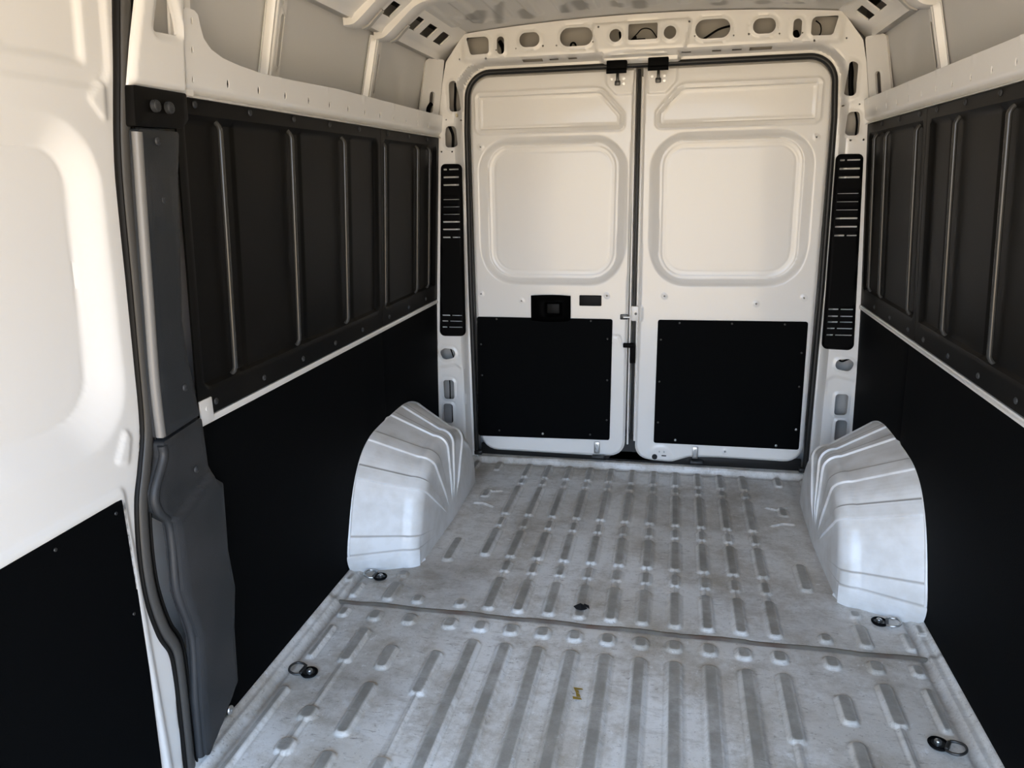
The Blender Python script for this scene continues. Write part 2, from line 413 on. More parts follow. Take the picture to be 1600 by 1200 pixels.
# roof: crowned skin with shallow lengthwise beads
def crown(x): return 2.030-0.034*(x/0.76)**2
def roof_h(P):
    x, y = P[:, 0], P[:, 1]; z = crown(x)
    ph = (x/0.115) % 1.0
    z = z-0.010*(ss(ph, .12, .26)*(1-ss(ph, .52, .66)))*ss(-y, 0.03, .10)*(1-ss(-y, .48, .53)) - 0.010*(ss(ph, .12, .26)*(1-ss(ph, .52, .66)))*ss(-y, .62, .68)
    for s in (-1, 1):
        d = dist(P, [(s*.55, -.02), (s*.72, -.22)], False); z -= 0.006*(1-ss(d, .006, .02))
    return z
M_ROOF = mat('roof_paint_with_damping_patches', (.001, .001, .001), 0.4)
_n = M_ROOF.node_tree; _b = _n.nodes['Principled BSDF']; _a = _n.nodes.new('ShaderNodeAttribute'); _a.attribute_name = 'patch'
_m = _n.nodes.new('ShaderNodeMix'); _m.data_type = 'RGBA'; _m.inputs[6].default_value = (0.64, 0.63, 0.60, 1); _m.inputs[7].default_value = (0.33, 0.33, 0.315, 1)
_n.links.new(_a.outputs['Fac'], _m.inputs[0]); _n.links.new(_m.outputs[2], _b.inputs['Base Color'])
ROOF_PATCHES = [rpoly(q, .03, 4) for q in ([[(-0.693,-0.142),(-0.651,-0.296),(-0.58,-0.247),(-0.62,-0.087)],[(-0.602,0.007),(-0.566,-0.189),(-0.522,-0.355),(-0.49,-0.347),(-0.578,0.024)],[(-0.476,-0.155),(-0.441,-0.217),(-0.42,-0.072),(-0.444,0.017),(-0.487,-0.023)],[(-0.328,-0.047),(-0.297,-0.22),(-0.276,-0.232),(-0.28,-0.022)],[(-0.261,-0.18),(-0.251,-0.045),(-0.213,-0.065),(-0.191,-0.215),(-0.255,-0.244)],[(-0.037,0.005),(-0.035,-0.157),(0.019,-0.14),(0.019,0.01)],[(0.266,0.019),(0.257,-0.085),(0.321,-0.076),(0.324,0.015)],[(0.43,0.013),(0.422,-0.067),(0.483,-0.064),(0.486,0.003)],[(0.573,0.003),(0.561,-0.063),(0.611,-0.065),(0.617,0.001)],[(-0.12,-0.062),(-0.115,-0.185),(-0.066,-0.167),(-0.071,-0.055)]])]
def roof_patch(P):
    w = np.zeros(len(P))
    for q in ROOF_PATCHES: w = np.maximum(w, 1-ss(sdf(P, q), -.012, .012))
    return w
grid_mesh('ceiling', np.linspace(-.775, .775, 260), np.concatenate([np.arange(-3.7, -1.3, .1), np.arange(-1.3, .20, .01)]), roof_h, M_ROOF, {'patch': roof_patch}, kind='structure')
bm = bmesh.new(); box(bm, (0, -1.68, 2.07), (2.14, 4.06, .03)); bm_obj('ceiling', bm, M_INNER, kind='structure')
bm = bmesh.new(); box(bm, (0, -1.68, -.07), (2.14, 4.06, .02)); bm_obj('floor', bm, M_INNER, kind='structure')

# sloping roof side rails (with square openings), one each side
for idx_, sgn in ((1, -1), (2, 1)):
    A = np.array([0.885, 1.896]); B = np.array([0.745, 2.001]); d_ = (B-A)/np.linalg.norm(B-A); n_ = np.array([-d_[1], d_[0]]) # towards the cabin is -n
    L_ = float(np.linalg.norm(B-A))
    def fm(y, s, h, sgn=sgn): return np.stack([sgn*(A[0]+d_[0]*s+(-abs(n_[0]))*h), y, A[1]+d_[1]*s-abs(n_[1])*h], -1)
    holes = [rect(a, .060, b, .118, .004, 2) for a, b in ((-.695, -.615), (-.435, -.357), (-.298, -.192), (-.128, -.022), (-1.0, -.90), (-1.30, -1.2))]
    def hf(P):
        h = 0.006*(1-ss(P[:, 1], .0, .018))
        return h
    panel('trim_%d' % idx_, [(-3.7, 0), (.16, 0), (.16, L_), (-3.7, L_)], holes, fm, hf, .02, .006, M_PAINT, TOW, uvres=(.03, .012), kind='structure')
    # lower turned lip down to the wall skin
    bm = bmesh.new()
    prof = [(.885, 1.896), (.900, 1.893), (.925, 1.899), (.955, 1.885)]
    vs = [[bm.verts.new((sgn*x, y, z)) for x, z in prof] for y in (-3.7, -2.6, -1.5, -.9, -.4, .1)]
    for i in range(len(vs)-1):
        for j in range(len(prof)-1): bm.faces.new((vs[i][j], vs[i][j+1], vs[i+1][j+1], vs[i+1][j]))
    bmesh.ops.solidify(bm, geom=bm.faces[:], thickness=.004)
    bm_obj('trim_%d' % (idx_+2), bm, M_PAINT, kind='structure')
    # dark closing channel above the square openings
    bm = bmesh.new()
    prof = [(.955, 1.93), (.90, 2.02), (.80, 2.05)]
    vs = [[bm.verts.new((sgn*x, y, z)) for x, z in prof] for y in (-3.7, .2)]
    for j in range(2): bm.faces.new((vs[0][j], vs[0][j+1], vs[1][j+1], vs[1][j]))
    bmesh.ops.solidify(bm, geom=bm.faces[:], thickness=.004)
    bm_obj('trim_%d' % (idx_+4), bm, mat('grey_primer', (.10, .10, .095), .6), kind='structure')

# roof bows
def roof_bow(y0, y1, label):
    t = bpy.data.objects.new('roof_bow', None); C.objects.link(t); t.location = (0, (y0+y1)/2, 1.93); t['label'] = label; t['category'] = 'roof beam'
    half = [(-.912, 1.884), (-.89, 1.885), (-.875, 1.890), (-.855, 1.905), (-.78, 1.966), (-.745, 1.987), (-.70, 1.997), (-.60, 2.003), (-.40, 2.011), (-.2, 2.015), (0, 2.017)]
    pts = half+[(-x, z) for x, z in half[:-1]][::-1]
    sm = catmull([(x, 0, z) for x, z in pts], 5)
    w = y1-y0; bm = bmesh.new()
    # hat section: flange, web, raised front face, web, flange. a = up, b = along y (nrm = +y)
    sec = [(-.028, 0), (-.028, .002), (.0, .0), (.0, w*.55), (-.010, w*.62), (-.012, w), (-.016, w), (-.020, 0.004)]
    sec = [(-.012, .0), (-.013, .004), (-.012, w*.5), (-.003, w*.62), (.005, w), (.013, w), (.013, .0)]
    sweep(bm, [Vector((p.x, y0-t.location.y, p.z-t.location.z)) for p in sm], (0, 1, 0), sec)
    bm_obj('beam', bm, M_PAINT, parent=t)
    # grey strips by the bends, the grooves' shade put into their colour
    for s in (-1, 1):
        bm = bmesh.new()
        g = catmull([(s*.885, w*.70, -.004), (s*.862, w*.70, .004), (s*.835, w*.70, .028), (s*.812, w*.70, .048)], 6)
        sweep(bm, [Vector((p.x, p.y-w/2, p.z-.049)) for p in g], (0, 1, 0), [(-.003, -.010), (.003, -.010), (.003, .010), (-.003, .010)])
        o = bm_obj('groove_shade_strip', bm, mat('shadowed_grey', (.42, .41, .38), .5), parent=t)
    return t
roof_bow(-.585, -.445, 'white pressed steel roof beam nearest the rear doors, bent down at both ends')
roof_bow(-.845, -.705, 'white pressed steel roof beam farther from the rear doors, cut off by the top edge')

# ------------------------------------------------------------------ rear body frame
opening = rpoly([(-.783, -.02), (-.786, .9), (-.780, 1.60), (-.768, 1.839), (.762, 1.839), (.778, 1.60), (.786, .9), (.783, -.02)], [0, .3, .6, .105, .105, .6, .3, 0], 8)
edge = lambda s: [(s*.973, -.02), (s*.943, .8), (s*.938, .9), (s*.906, 1.58), (s*.872, 1.80), (s*.852, 1.885), (s*.77, 1.990)]
topc = [(x, float(crown(x))-.004) for x in np.linspace(.66, -.66, 23)]
fr_out = edge(1)+topc+edge(-1)[::-1]+[(-.79, -.02)]
# outline runs down one pillar, round the opening, and down the other
fr_out = edge(1)+topc+edge(-1)[::-1]+[p for p in opening]
def mir(poly): return [(-x, z) for x, z in poly]
hdr = []
for s in (1, -1):
    hs = [rpoly([(.653, 1.907), (.735, 1.905), (.752, 1.975), (.653, 1.975)], [.012, .014, .006, .02], 4),
          rect(.585, 1.902, .617, 1.972, .016), rect(.432, 1.924, .519, 1.981, .027), rect(.208, 1.917, .345, 1.989, .035)]
    hdr += hs if s == 1 else [mir(h) for h in hs]
hdr += [circ(-.112, 1.947, .025), circ(.108, 1.947, .025), rect(-.060, 1.926, .058, 1.987, .007)]
slots = []
for s in (1, -1):
    for a, b, h_ in ((.427, .514, .0035), (.358, .396, .0018), (.279, .315, .0018)): slots.append(rect(s*a, 1.8765-h_, s*b, 1.8765+h_, 0) if s > 0 else rect(-b, 1.8765-h_, -a, 1.8765+h_, 0))
slots.append(rect(.157, 1.875, .195, 1.878, 0))
phole = []
for s in (1, -1):
    for h in (rpoly([(.806, 1.678), (.843, 1.678), (.842, 1.80), (.808, 1.812)], .017, 5), rpoly([(.818, 1.527), (.868, 1.527), (.868, 1.585), (.862, 1.618), (.820, 1.618)], .014, 4),
              rpoly([(.860, .556), (.925, .543), (.940, .585), (.915, .602), (.865, .597)], .022, 5), rect(.877, .343, .930, .44, .014), rect(.888, .218, .936, .320, .016)):
        phole.append([(s*x, z) for x, z in h])
dots = [(s*x, z) for s in (1, -1) for x, z in ((.669, 1.889), (.621, 1.889+.03), (.535, 1.921), (.418, 1.926), (.36, 1.924), (.207, 1.93), (.183, 1.984), (.808, 1.646), (.861, 1.646), (.889, 1.51), (.793, 1.508), (.84, 1.531), (.84, 1.509), (.90, .20), (.79, 1.893))]
dotp = [circ(x, z, .0035 if i % 3 else .0045, 8) for i, (x, z) in enumerate(dots)]
def frame_h(P):
    x, z = P[:, 0], P[:, 1]
    d = dist(P, opening[:]) ; ins = inside(P, opening)
    d = np.where(z < 0.02, 9, d); d = dist(P, [p for p in opening], False)
    h = -0.065*(1-ss(d, .026, .046))
    for q in hdr+phole:
        dd = dist(P, q); h += 0.0035*(1-ss(dd, .004, .010))-0.002*np.exp(-((dd-.014)/.003)**2)
    # header stands proud of the pillars, with a boss above the hinges
    h += 0.015*ss(z, 1.872, 1.893)*(1-ss(np.abs(x), .755, .785))
    dd = sdf(P, rpoly([(-.17, 1.853), (.145, 1.848), (.172, 1.90), (.19, 1.995), (-.21, 1.995), (-.192, 1.90)], .012))
    h += 0.012*(1-ss(dd, -.004, .008))
    h += 0.045*(1-ss(sdf(P, rpoly([(-.168, 1.852), (.148, 1.847), (.150, 1.874), (-.170, 1.879)], .01)), -.004, .006))
    dd = sdf(P, rpoly([(.79, .0), (.96, .0), (.95, .5), (.865, .52), (.835, .50)], .02)); dd = np.minimum(dd, sdf(P*np.array([-1, 1]), rpoly([(.79, .0), (.96, .0), (.95, .5), (.865, .52), (.835, .50)], .02)))
    h += -0.008*(1-ss(dd, -.006, .008))
    return h
wr = panel('wall_rear', fr_out, hdr+slots+phole+dotp, rear(.10), frame_h, .0075, .006, M_PAINT, TOW, kind='structure')
# second skin seen through the openings, and the outer corner skins
def back(name, poly, y, m, parent=None, **kw):
    return panel(name, poly, [], rear(y), lambda P: .012*np.sin(P[:, 1]*40), .03, .003, m, TOW, parent=parent, **kw)
back('inner_reinforcement', [(-.80, 1.875), (.80, 1.875), (.77, 1.99), (0, 2.02), (-.77, 1.99)], .185, M_BACK, wr)
for s in (-1, 1):
    back('inner_reinforcement', [(s*.80, .0), (s*1.02, .0), (s*1.02, 1.88), (s*.80, 1.86)], .19, M_BACK, wr)
bm = bmesh.new(); box(bm, (0, .33, 1.0), (2.1, .02, 2.15)); bm_obj('wall_rear', bm, M_INNER, kind='structure')
for s in (-1, 1):
    bm = bmesh.new(); box(bm, (s*.80, .22, 1.0), (.008, .10, 2.0)); bm_obj('jamb', bm, M_PAINT, parent=wr)
# black rubber seal around the rear opening
bm = bmesh.new()
sp = [Vector((x, .160, z)) for x, z in opening]
sp = [sp[0]+Vector((0, 0, .07))]+[Vector((x, .160, z)) for x, z in rpoly([(-.783, .05), (-.786, .9), (-.780, 1.60), (-.768, 1.839), (.762, 1.839), (.778, 1.60), (.786, .9), (.783, .05)], [0, .3, .6, .105, .105, .6, .3, 0], 10)][1:]
sec = [(.0125*math.cos(a)-.003, .014*math.sin(a)) for a in np.linspace(0, 2*math.pi, 13)[:-1]]
sweep(bm, sp, (0, 1, 0), [(-a, b) for a, b in sec])
box(bm, (-.777, .155, .055), (.04, .03, .022), .006); box(bm, (.777, .155, .055), (.04, .03, .022), .006)
bm_obj('door_seal', bm, M_RUB, label='black rubber seal running round the rear door opening', cat='seal')
# lower rubber strip beneath and between the doors
bm = bmesh.new(); box(bm, (0, .215, .055), (1.55, .02, .06), .004)
v = [bm.verts.new(p) for p in ((-.125, .205, .04), (.08, .205, .04), (.012, .205, .15), (-.008, .205, .17), (-.040, .205, .17), (-.055, .205, .15))]
bm.faces.new(v)
bm_obj('sill_seal', bm, M_RUB, label='black rubber strip below and between the lower corners of the rear doors', cat='seal')

# ------------------------------------------------------------------ rear doors
def screw(parent, c, axis, r=.0045, m=M_MET):
    bm = bmesh.new(); dome(bm, (0, 0, 0), axis, r, .5)
    cyl(bm, Vector(axis)*(r*.3), axis, r*.45, r*.5, 6)
    o = bm_obj('screw', bm, m); o.location = c; o.parent = parent; return o
def rear_door(n, s):
    """s=-1: the one on the left with the handle"""
    if s < 0:
        ol = rpoly([(-.776, .057), (-.19, .054), (-.048, .062), (-.043, .9), (-.036, 1.70), (-.030, 1.836), (-.778, 1.836)], [.09, .5, .085, .4, .5, .006, .10], 7)
        X0, X1 = -.776, -.04
    else:
        ol = rpoly([(.004, .9), (.002, .052), (.18, .043), (.262, .073), (.40, .078), (.776, .074), (.776, 1.836), (.000, 1.836)], [.5, .07, .05, .06, .2, .08, .11, .006], 7)
        X0, X1 = .0, .776
    # pressed features, in the coordinates of the left leaf (mirrored for the right)
    mx = lambda q: q if s < 0 else [(-x-.018, z) for x, z in q]
    wo = mx(rpoly([(-.745, .905), (-.06, .900), (-.058, 1.547), (-.742, 1.547)], [.19, .19, .13, .13], 10))
    wi = mx(rpoly([(-.704, .935), (-.106, .932), (-.100, 1.533), (-.702, 1.533)], [.12, .12, .11, .11], 10))
    so = mx(rpoly([(-.745, 1.592), (-.082, 1.588), (-.082, 1.65), (-.178, 1.756), (-.745, 1.757)], [.02, .02, .03, .06, .02], 6))
    holes = []
    if s < 0: dots_ = [(-.747, .854), (-.549, .822), (-.144, .852), (-.729, 1.529)]
    else: dots_ = [(.119, .853), (.524, .823), (.725, .852), (.425, .114), (.723, 1.529)]
    holes += [circ(x, z, .0035, 8) for x, z in dots_]
    tri = mx(rpoly([(-.16, 1.86), (-.16, 1.775), (-.115, 1.728), (-.04, 1.728), (-.03, 1.86)], [.01, .03, .02, .0, 0], 5))
    def hf(P):
        x, z = P[:, 0], P[:, 1]; h = np.zeros(len(P))
        d = sdf(P, wo); h -= 0.004*(1-ss(d, -.010, .004))
        d = sdf(P, wi); h -= 0.020*np.clip((.034-d)/.034, 0, 1)
        h += 0.0030*np.exp(-((d+.006)/.005)**2); h -= 0.0012*np.exp(-((d+.030)/.003)**2)
        d = sdf(P, so); h += 0.004*np.exp(-((d-.004)/.005)**2); h -= .0075*(1-ss(d, -.016, -.009)); h += .002*np.exp(-((d+.020)/.004)**2)
        d = sdf(P, tri); h += 0.004*(1-ss(d, -.003, .003))
        for a, b in dots_:
            r_ = np.hypot(x-a, z-b); h += 0.0025*(1-ss(r_, .010, .014))
        # body of the leaf steps back at the gap side
        if s < 0:
            h += 0.0
            dd = dist(P, [(-.105, .66), (-.083, .66), (-.065, .60), (-.045, .575)], False); h -= .003*(1-ss(dd, .002, .007))
        else:
            dd = sdf(P, rpoly([(-.05, .735), (.022, .735), (.022, .805), (-.05, .805)], .01)); h += .006*(1-ss(dd, -.003, .004))
            dd = np.hypot((x-.125), (z-.075)); h += .004*(1-ss(dd, .045, .058))
        edge_d = dist(P, ol); h -= .012*(1-ss(edge_d, .0, .012))
        return h
    d = panel('door_%d' % n, ol, holes, rear(.19), hf, .0052, .03, M_PAINT, TOW, kind='structure')
    # step along the closing edge
    bm = bmesh.new()
    if s < 0: box(bm, (-.0345, .212, .97), (.009, .03, 1.70), .003)
    else: box(bm, (-.002, .212, .97), (.010, .03, 1.66), .003)
    bm_obj('closing_flange', bm, M_PAINT, parent=d)
    # black lining board
    if s < 0: q = rpoly([(-.780, .133), (-.121, .144), (-.115, .742), (-.770, .743)], .010, 4)
    else: q = rpoly([(.091, .142), (.755, .143), (.750, .746), (.094, .743)], .010, 4)
    cx = sum(p[0] for p in q)/len(q)
    lb = panel('lining_board', q, [], rear(.180), lambda P: -.0015*(1-ss(dist(P, q), 0, .004)), .03, .006, M_BLACK, TOW, parent=d, label='black lining board screwed to the lower half')
    sc = [(-.672, .734), (-.216, .733), (-.753, .607), (-.137, .649), (-.753, .451), (-.136, .447), (-.136, .247), (-.672, .167), (-.451, .161), (-.216, .168)] if s < 0 else \
         [(.192, .731), (.424, .732), (.652, .733), (.11, .651), (.732, .605), (.109, .449), (.734, .447), (.109, .247), (.736, .242), (.193, .162), (.653, .159)]
    br = {(-.451, .161), (.193, .162), (.653, .159), (.736, .242)}
    for p in sc: screw(lb, (p[0], .179, p[1]), (0, -1, 0), .0065 if p in br else .0055, M_MET if p in br else M_DMET)
    for p in dots_:
        bm = bmesh.new(); tube(bm, [Vector((p[0]+.006*math.cos(a), .1865, p[1]+.006*math.sin(a))) for a in np.linspace(0, 2*math.pi, 17)[:-1]], .0012, 6, True)
        bm_obj('fixing_hole_rim', bm, M_PAINT, parent=d)
    # bottom buffer
    bx = -.182 if s < 0 else .288
    bm = bmesh.new(); box(bm, (bx, .176, .103), (.026, .004, .058), .0018); b_ = bm_obj('buffer_bracket', bm, M_MET, parent=d)
    for dz in (.012, -.012):
        bm = bmesh.new(); cyl(bm, (bx, .173, .103+dz), (0, -1, 0), .0075, .004, 12); bm_obj('bolt', bm, M_MET, parent=b_)
    bm = bmesh.new(); box(bm, (bx+.008, .170, .058), (.062, .03, .016), .004); bm_obj('rubber_buffer', bm, M_RUB, parent=d)
    if s < 0:
        # inside release: bulged cover with a cup and a lever
        bm = bmesh.new(); g = []
        for i in range(17):
            row = []
            for j in range(13):
                a = i/16*2-1; b = j/12*2-1
                x = -.407+.095*a; z = .790+.060*b-(.006*(1-a*a) if b < 0 else -.004*(1-a*a))
                bulge = .030*(1-abs(a)**4)*(1-abs(b)**4)+.004
                cup = .024*max(0, 1-(abs((x+.392)/.040))**6)*max(0, 1-(abs((z-.790)/.034))**6)
                row.append(bm.verts.new((x, .185-bulge+cup, z)))
            g.append(row)
        for i in range(16):
            for j in range(12): bm.faces.new((g[i][j], g[i+1][j], g[i+1][j+1], g[i][j+1]))
        bmesh.ops.solidify(bm, geom=bm.faces[:], thickness=.004)
        hd = bm_obj('door_handle', bm, M_VENT, parent=d, label='black plastic inside release')
        bm = bmesh.new(); box(bm, (-.392, .166, .792), (.060, .010, .046), .004); bm_obj('lever', bm, M_DARK, parent=hd)
        bm = bmesh.new(); box(bm, (-.220, .187, .828), (.104, .008, .050), .004, seg=3); cv = bm_obj('cover_plate', bm, M_DARK, parent=d, label='dark grey rectangular plug')
        bm = bmesh.new(); box(bm, (-.062, .184, .754), (.036, .010, .024), .003); st = bm_obj('latch', bm, M_DMET, parent=d)
        bm = bmesh.new(); cyl(bm, (-.050, .176, .754), (1, 0, 0), .005, .03, 10); bm_obj('bolt', bm, M_MET, parent=st)
    else:
        bm = bmesh.new(); box(bm, (-.012, .188, .770), (.036, .012, .070), .005); tg = bm_obj('striker_plate', bm, M_PAINT, parent=d)
        bm = bmesh.new(); cyl(bm, (-.008, .180, .770), (0, -1, 0), .006, .006, 10); bm_obj('bolt', bm, M_DMET, parent=tg)
        bm = bmesh.new(); box(bm, (-.037, .170, .622), (.052, .022, .020), .004); box(bm, (-.018, .180, .580), (.026, .022, .090), .004)
        bm_obj('release_lever', bm, M_VENT, parent=d, label='small black release lever')
        for x_ in (.120, .142):
            bm = bmesh.new(); cyl(bm, (x_, .182, .098), (0, -1, 0), .004, .004, 10); bm_obj('bolt', bm, M_MET, parent=d)
        bm = bmesh.new(); box(bm, (.142, .182, .078), (.022, .004, .004)); cyl(bm, (.098, .184, .070), (0, -1, 0), .013, .008, 14); bm_obj('lock_opening', bm, M_HOLE, parent=d)
        bm = bmesh.new(); box(bm, (-.0165, .200, .99), (.012, .03, 1.68), .003)
        bm_obj('gap_seal', bm, M_RUB, parent=d, label='black rubber strip closing the gap')
    return d
D1 = rear_door(1, -1); D2 = rear_door(2, 1)

# hinges above the gap
def hinge(x, z, d):
    t = bpy.data.objects.new('hinge', None); C.objects.link(t); t.location = (x, .14, z); t.parent = d
    bm = bmesh.new(); box(bm, (0, -.030, .004), (.084, .030, .040), .004); box(bm, (0, -.010, .022), (.086, .03, .018), .003)
    bm_obj('hinge_block', bm, M_VENT, parent=t)
    bm = bmesh.new(); cyl(bm, (0, -.044, -.018), (1, 0, 0), .010, .084, 14); bm_obj('hinge_barrel', bm, M_VENT, parent=t)
    bm = bmesh.new(); box(bm, (0, .026, -.040), (.012, .012, .044), .003); box(bm, (0, .026, -.058), (.024, .014, .020), .004); bm_obj('stay_arm', bm, M_DMET, parent=t)
    for dx in (-.030, -.008, .008, .030):
        bm = bmesh.new(); dome(bm, (dx, -.026, .028), (0, -1, 0), .005, .6); bm_obj('bolt', bm, M_MET, parent=t)
    for dx, dz in ((-.026, -.040), (.026, -.040), (.026, -.060)):
        bm = bmesh.new(); cyl(bm, (dx, .040, dz), (0, -1, 0), .006, .006, 10); bm_obj('bolt', bm, M_MET, parent=t)
    return t
hinge(-.108, 1.832, D1)
hinge(.064, 1.836, D2)

# louvred covers on the rear pillars
def vent(s, label):
    if s < 0: P4 = [(-.935, .662), (-.806, .664), (-.795, 1.455), (-.893, 1.457)]
    else: P4 = [(.930, .640), (.799, .645), (.789, 1.457), (.893, 1.455)]
    q = rpoly(P4, [.025, .025, .022, .022], 6)
    xl = lambda z: np.interp(z, [.65, 1.45], [P4[0][0], P4[3][0]]); xr = lambda z: np.interp(z, [.65, 1.45], [P4[1][0], P4[2][0]])
    holes = []
    rows = [(1.432, .30), (1.398, 0), (1.364, 0), (1.300, 0), (1.267, 0), (1.234, 0), (1.200, 0), (1.166, 0), (1.130, .5), (.765, .45), (.737, .35), (.708, .3)]
    if s > 0: rows += [(.790, .45), (.820, .45)]
    for z, sp in rows:
        a, b = float(xl(z)), float(xr(z)); lo, hi = min(a, b)+.014, max(a, b)-.012
        th = .0036 if z not in (1.300, 1.267, 1.234) else .0016
        if sp:
            mid = lo+(hi-lo)*sp; holes += [rect(lo, z-th, mid-.004, z+th, .002, 2), rect(mid+.004, z-th*.8, hi, z+th*.8, .0015, 2)]
        else: holes.append(rect(lo, z-th, hi, z+th, .002, 2))
    def hf(P): 
        d = dist(P, q); h = .010*ss(d, 0, .008)
        for z, _ in rows: h += .004*np.exp(-((P[:, 1]-z-.007)/.005)**2)*ss(d, .008, .016)
        return h
    o = panel('vent_cover', q, holes, rear(.094), hf, .007, .008, M_VENT, TOW, label=label, cat='vent cover')
    return o
vent(-1, 'tall black louvred plastic cover on the white pillar left of the rear doors')
vent(1, 'tall black louvred plastic cover on the white pillar right of the rear doors')

# ------------------------------------------------------------------ side walls
RIBS = [-1.635, -1.287, -.932, -.574, -.200]
def flange_x(s, off): return side(s, off)
def upper_lining(s, y0, y1, ribs, label):
    q = rpoly([(y0, .842), (y1, .842), (y1, 1.568), (y0, 1.568)], .004, 2)
    ri = rpoly([(y0+.03, .908), (y1-.03, .908), (y1-.03, 1.532), (y0+.03, 1.532)], .02, 4)
    def hf(P):
        d = sdf(P, ri); h = -.014*(1-ss(d, -.012, .002))
        y, z = P[:, 0], P[:, 1]
        for ry in ribs:
            w = ss(z, .905, .925)*(1-ss(z, 1.515, 1.53))
            h += -.004*(1-ss(np.abs(y-ry-.05), .020, .026))*w
        return h
    o = panel('lining_panel', q, [], side(s, -.004), hf, .01, .005, M_DARK, TOW, uvres=(.007, .008), label=label, cat='wall panel', ang=35)
    for ry in ribs:
        bm = bmesh.new(); z0_, z1_ = .912, 1.526
        tube(bm, [Vector((s*(float(xin(z))-.004+.013-e), ry, z)) for z, e in ((z0_, 0), (z0_+.010, .009), (z0_+.02, .013), (1.2, .013), (z1_-.02, .013), (z1_-.010, .009), (z1_, 0))], .0066, 12)
        bm_obj('rib', bm, M_RIB, parent=o)
    ys = np.arange(y0+.07, y1-.02, .23)
    for y in ys:
        for z in (1.556, .868):
            screw(o, (s*(float(xin(z))-.005), float(y), z), (-s, 0, 0), .0085, M_GREY)
    return o
def arch_pts(off=0.0):
    base = [(-1.005, 0.0), (-1.035, .07), (-1.012, .165), (-.955, .305), (-.885, .395), (-.80, .443), (-.70, .460), (-.55, .466), (-.40, .465), (-.28, .440), (-.16, .38), (-.06, .28), (.02, .15), (.05, 0.0)]
    P = [(p.x, p.y) for p in catmull([(a, b, 0) for a, b in base], 6)]
    if off:
        c = (-.5, .0); P = [(c[0]+(y-c[0])*(1+off), c[1]+(z-c[1])*(1+off)) for y, z in P]
    return P
def lower_lining(s, y0, y1, label):
    zt = .818
    outer = [(y0, .018), (y1, .018), (y1, zt), (y0, zt)]
    q = outer
    ap = arch_pts(.0)
    hole = ap+[(.05, -.3), (-1.045, -.3)]
    o = panel('lining_panel', q, [hole], side(s, -.002), lambda P: -.002*(1-ss(np.minimum(P[:, 0]-y0, y1-P[:, 0]), 0, .003)), .03, .005, M_BLACK, TOW, label=label, cat='wall panel')
    return o
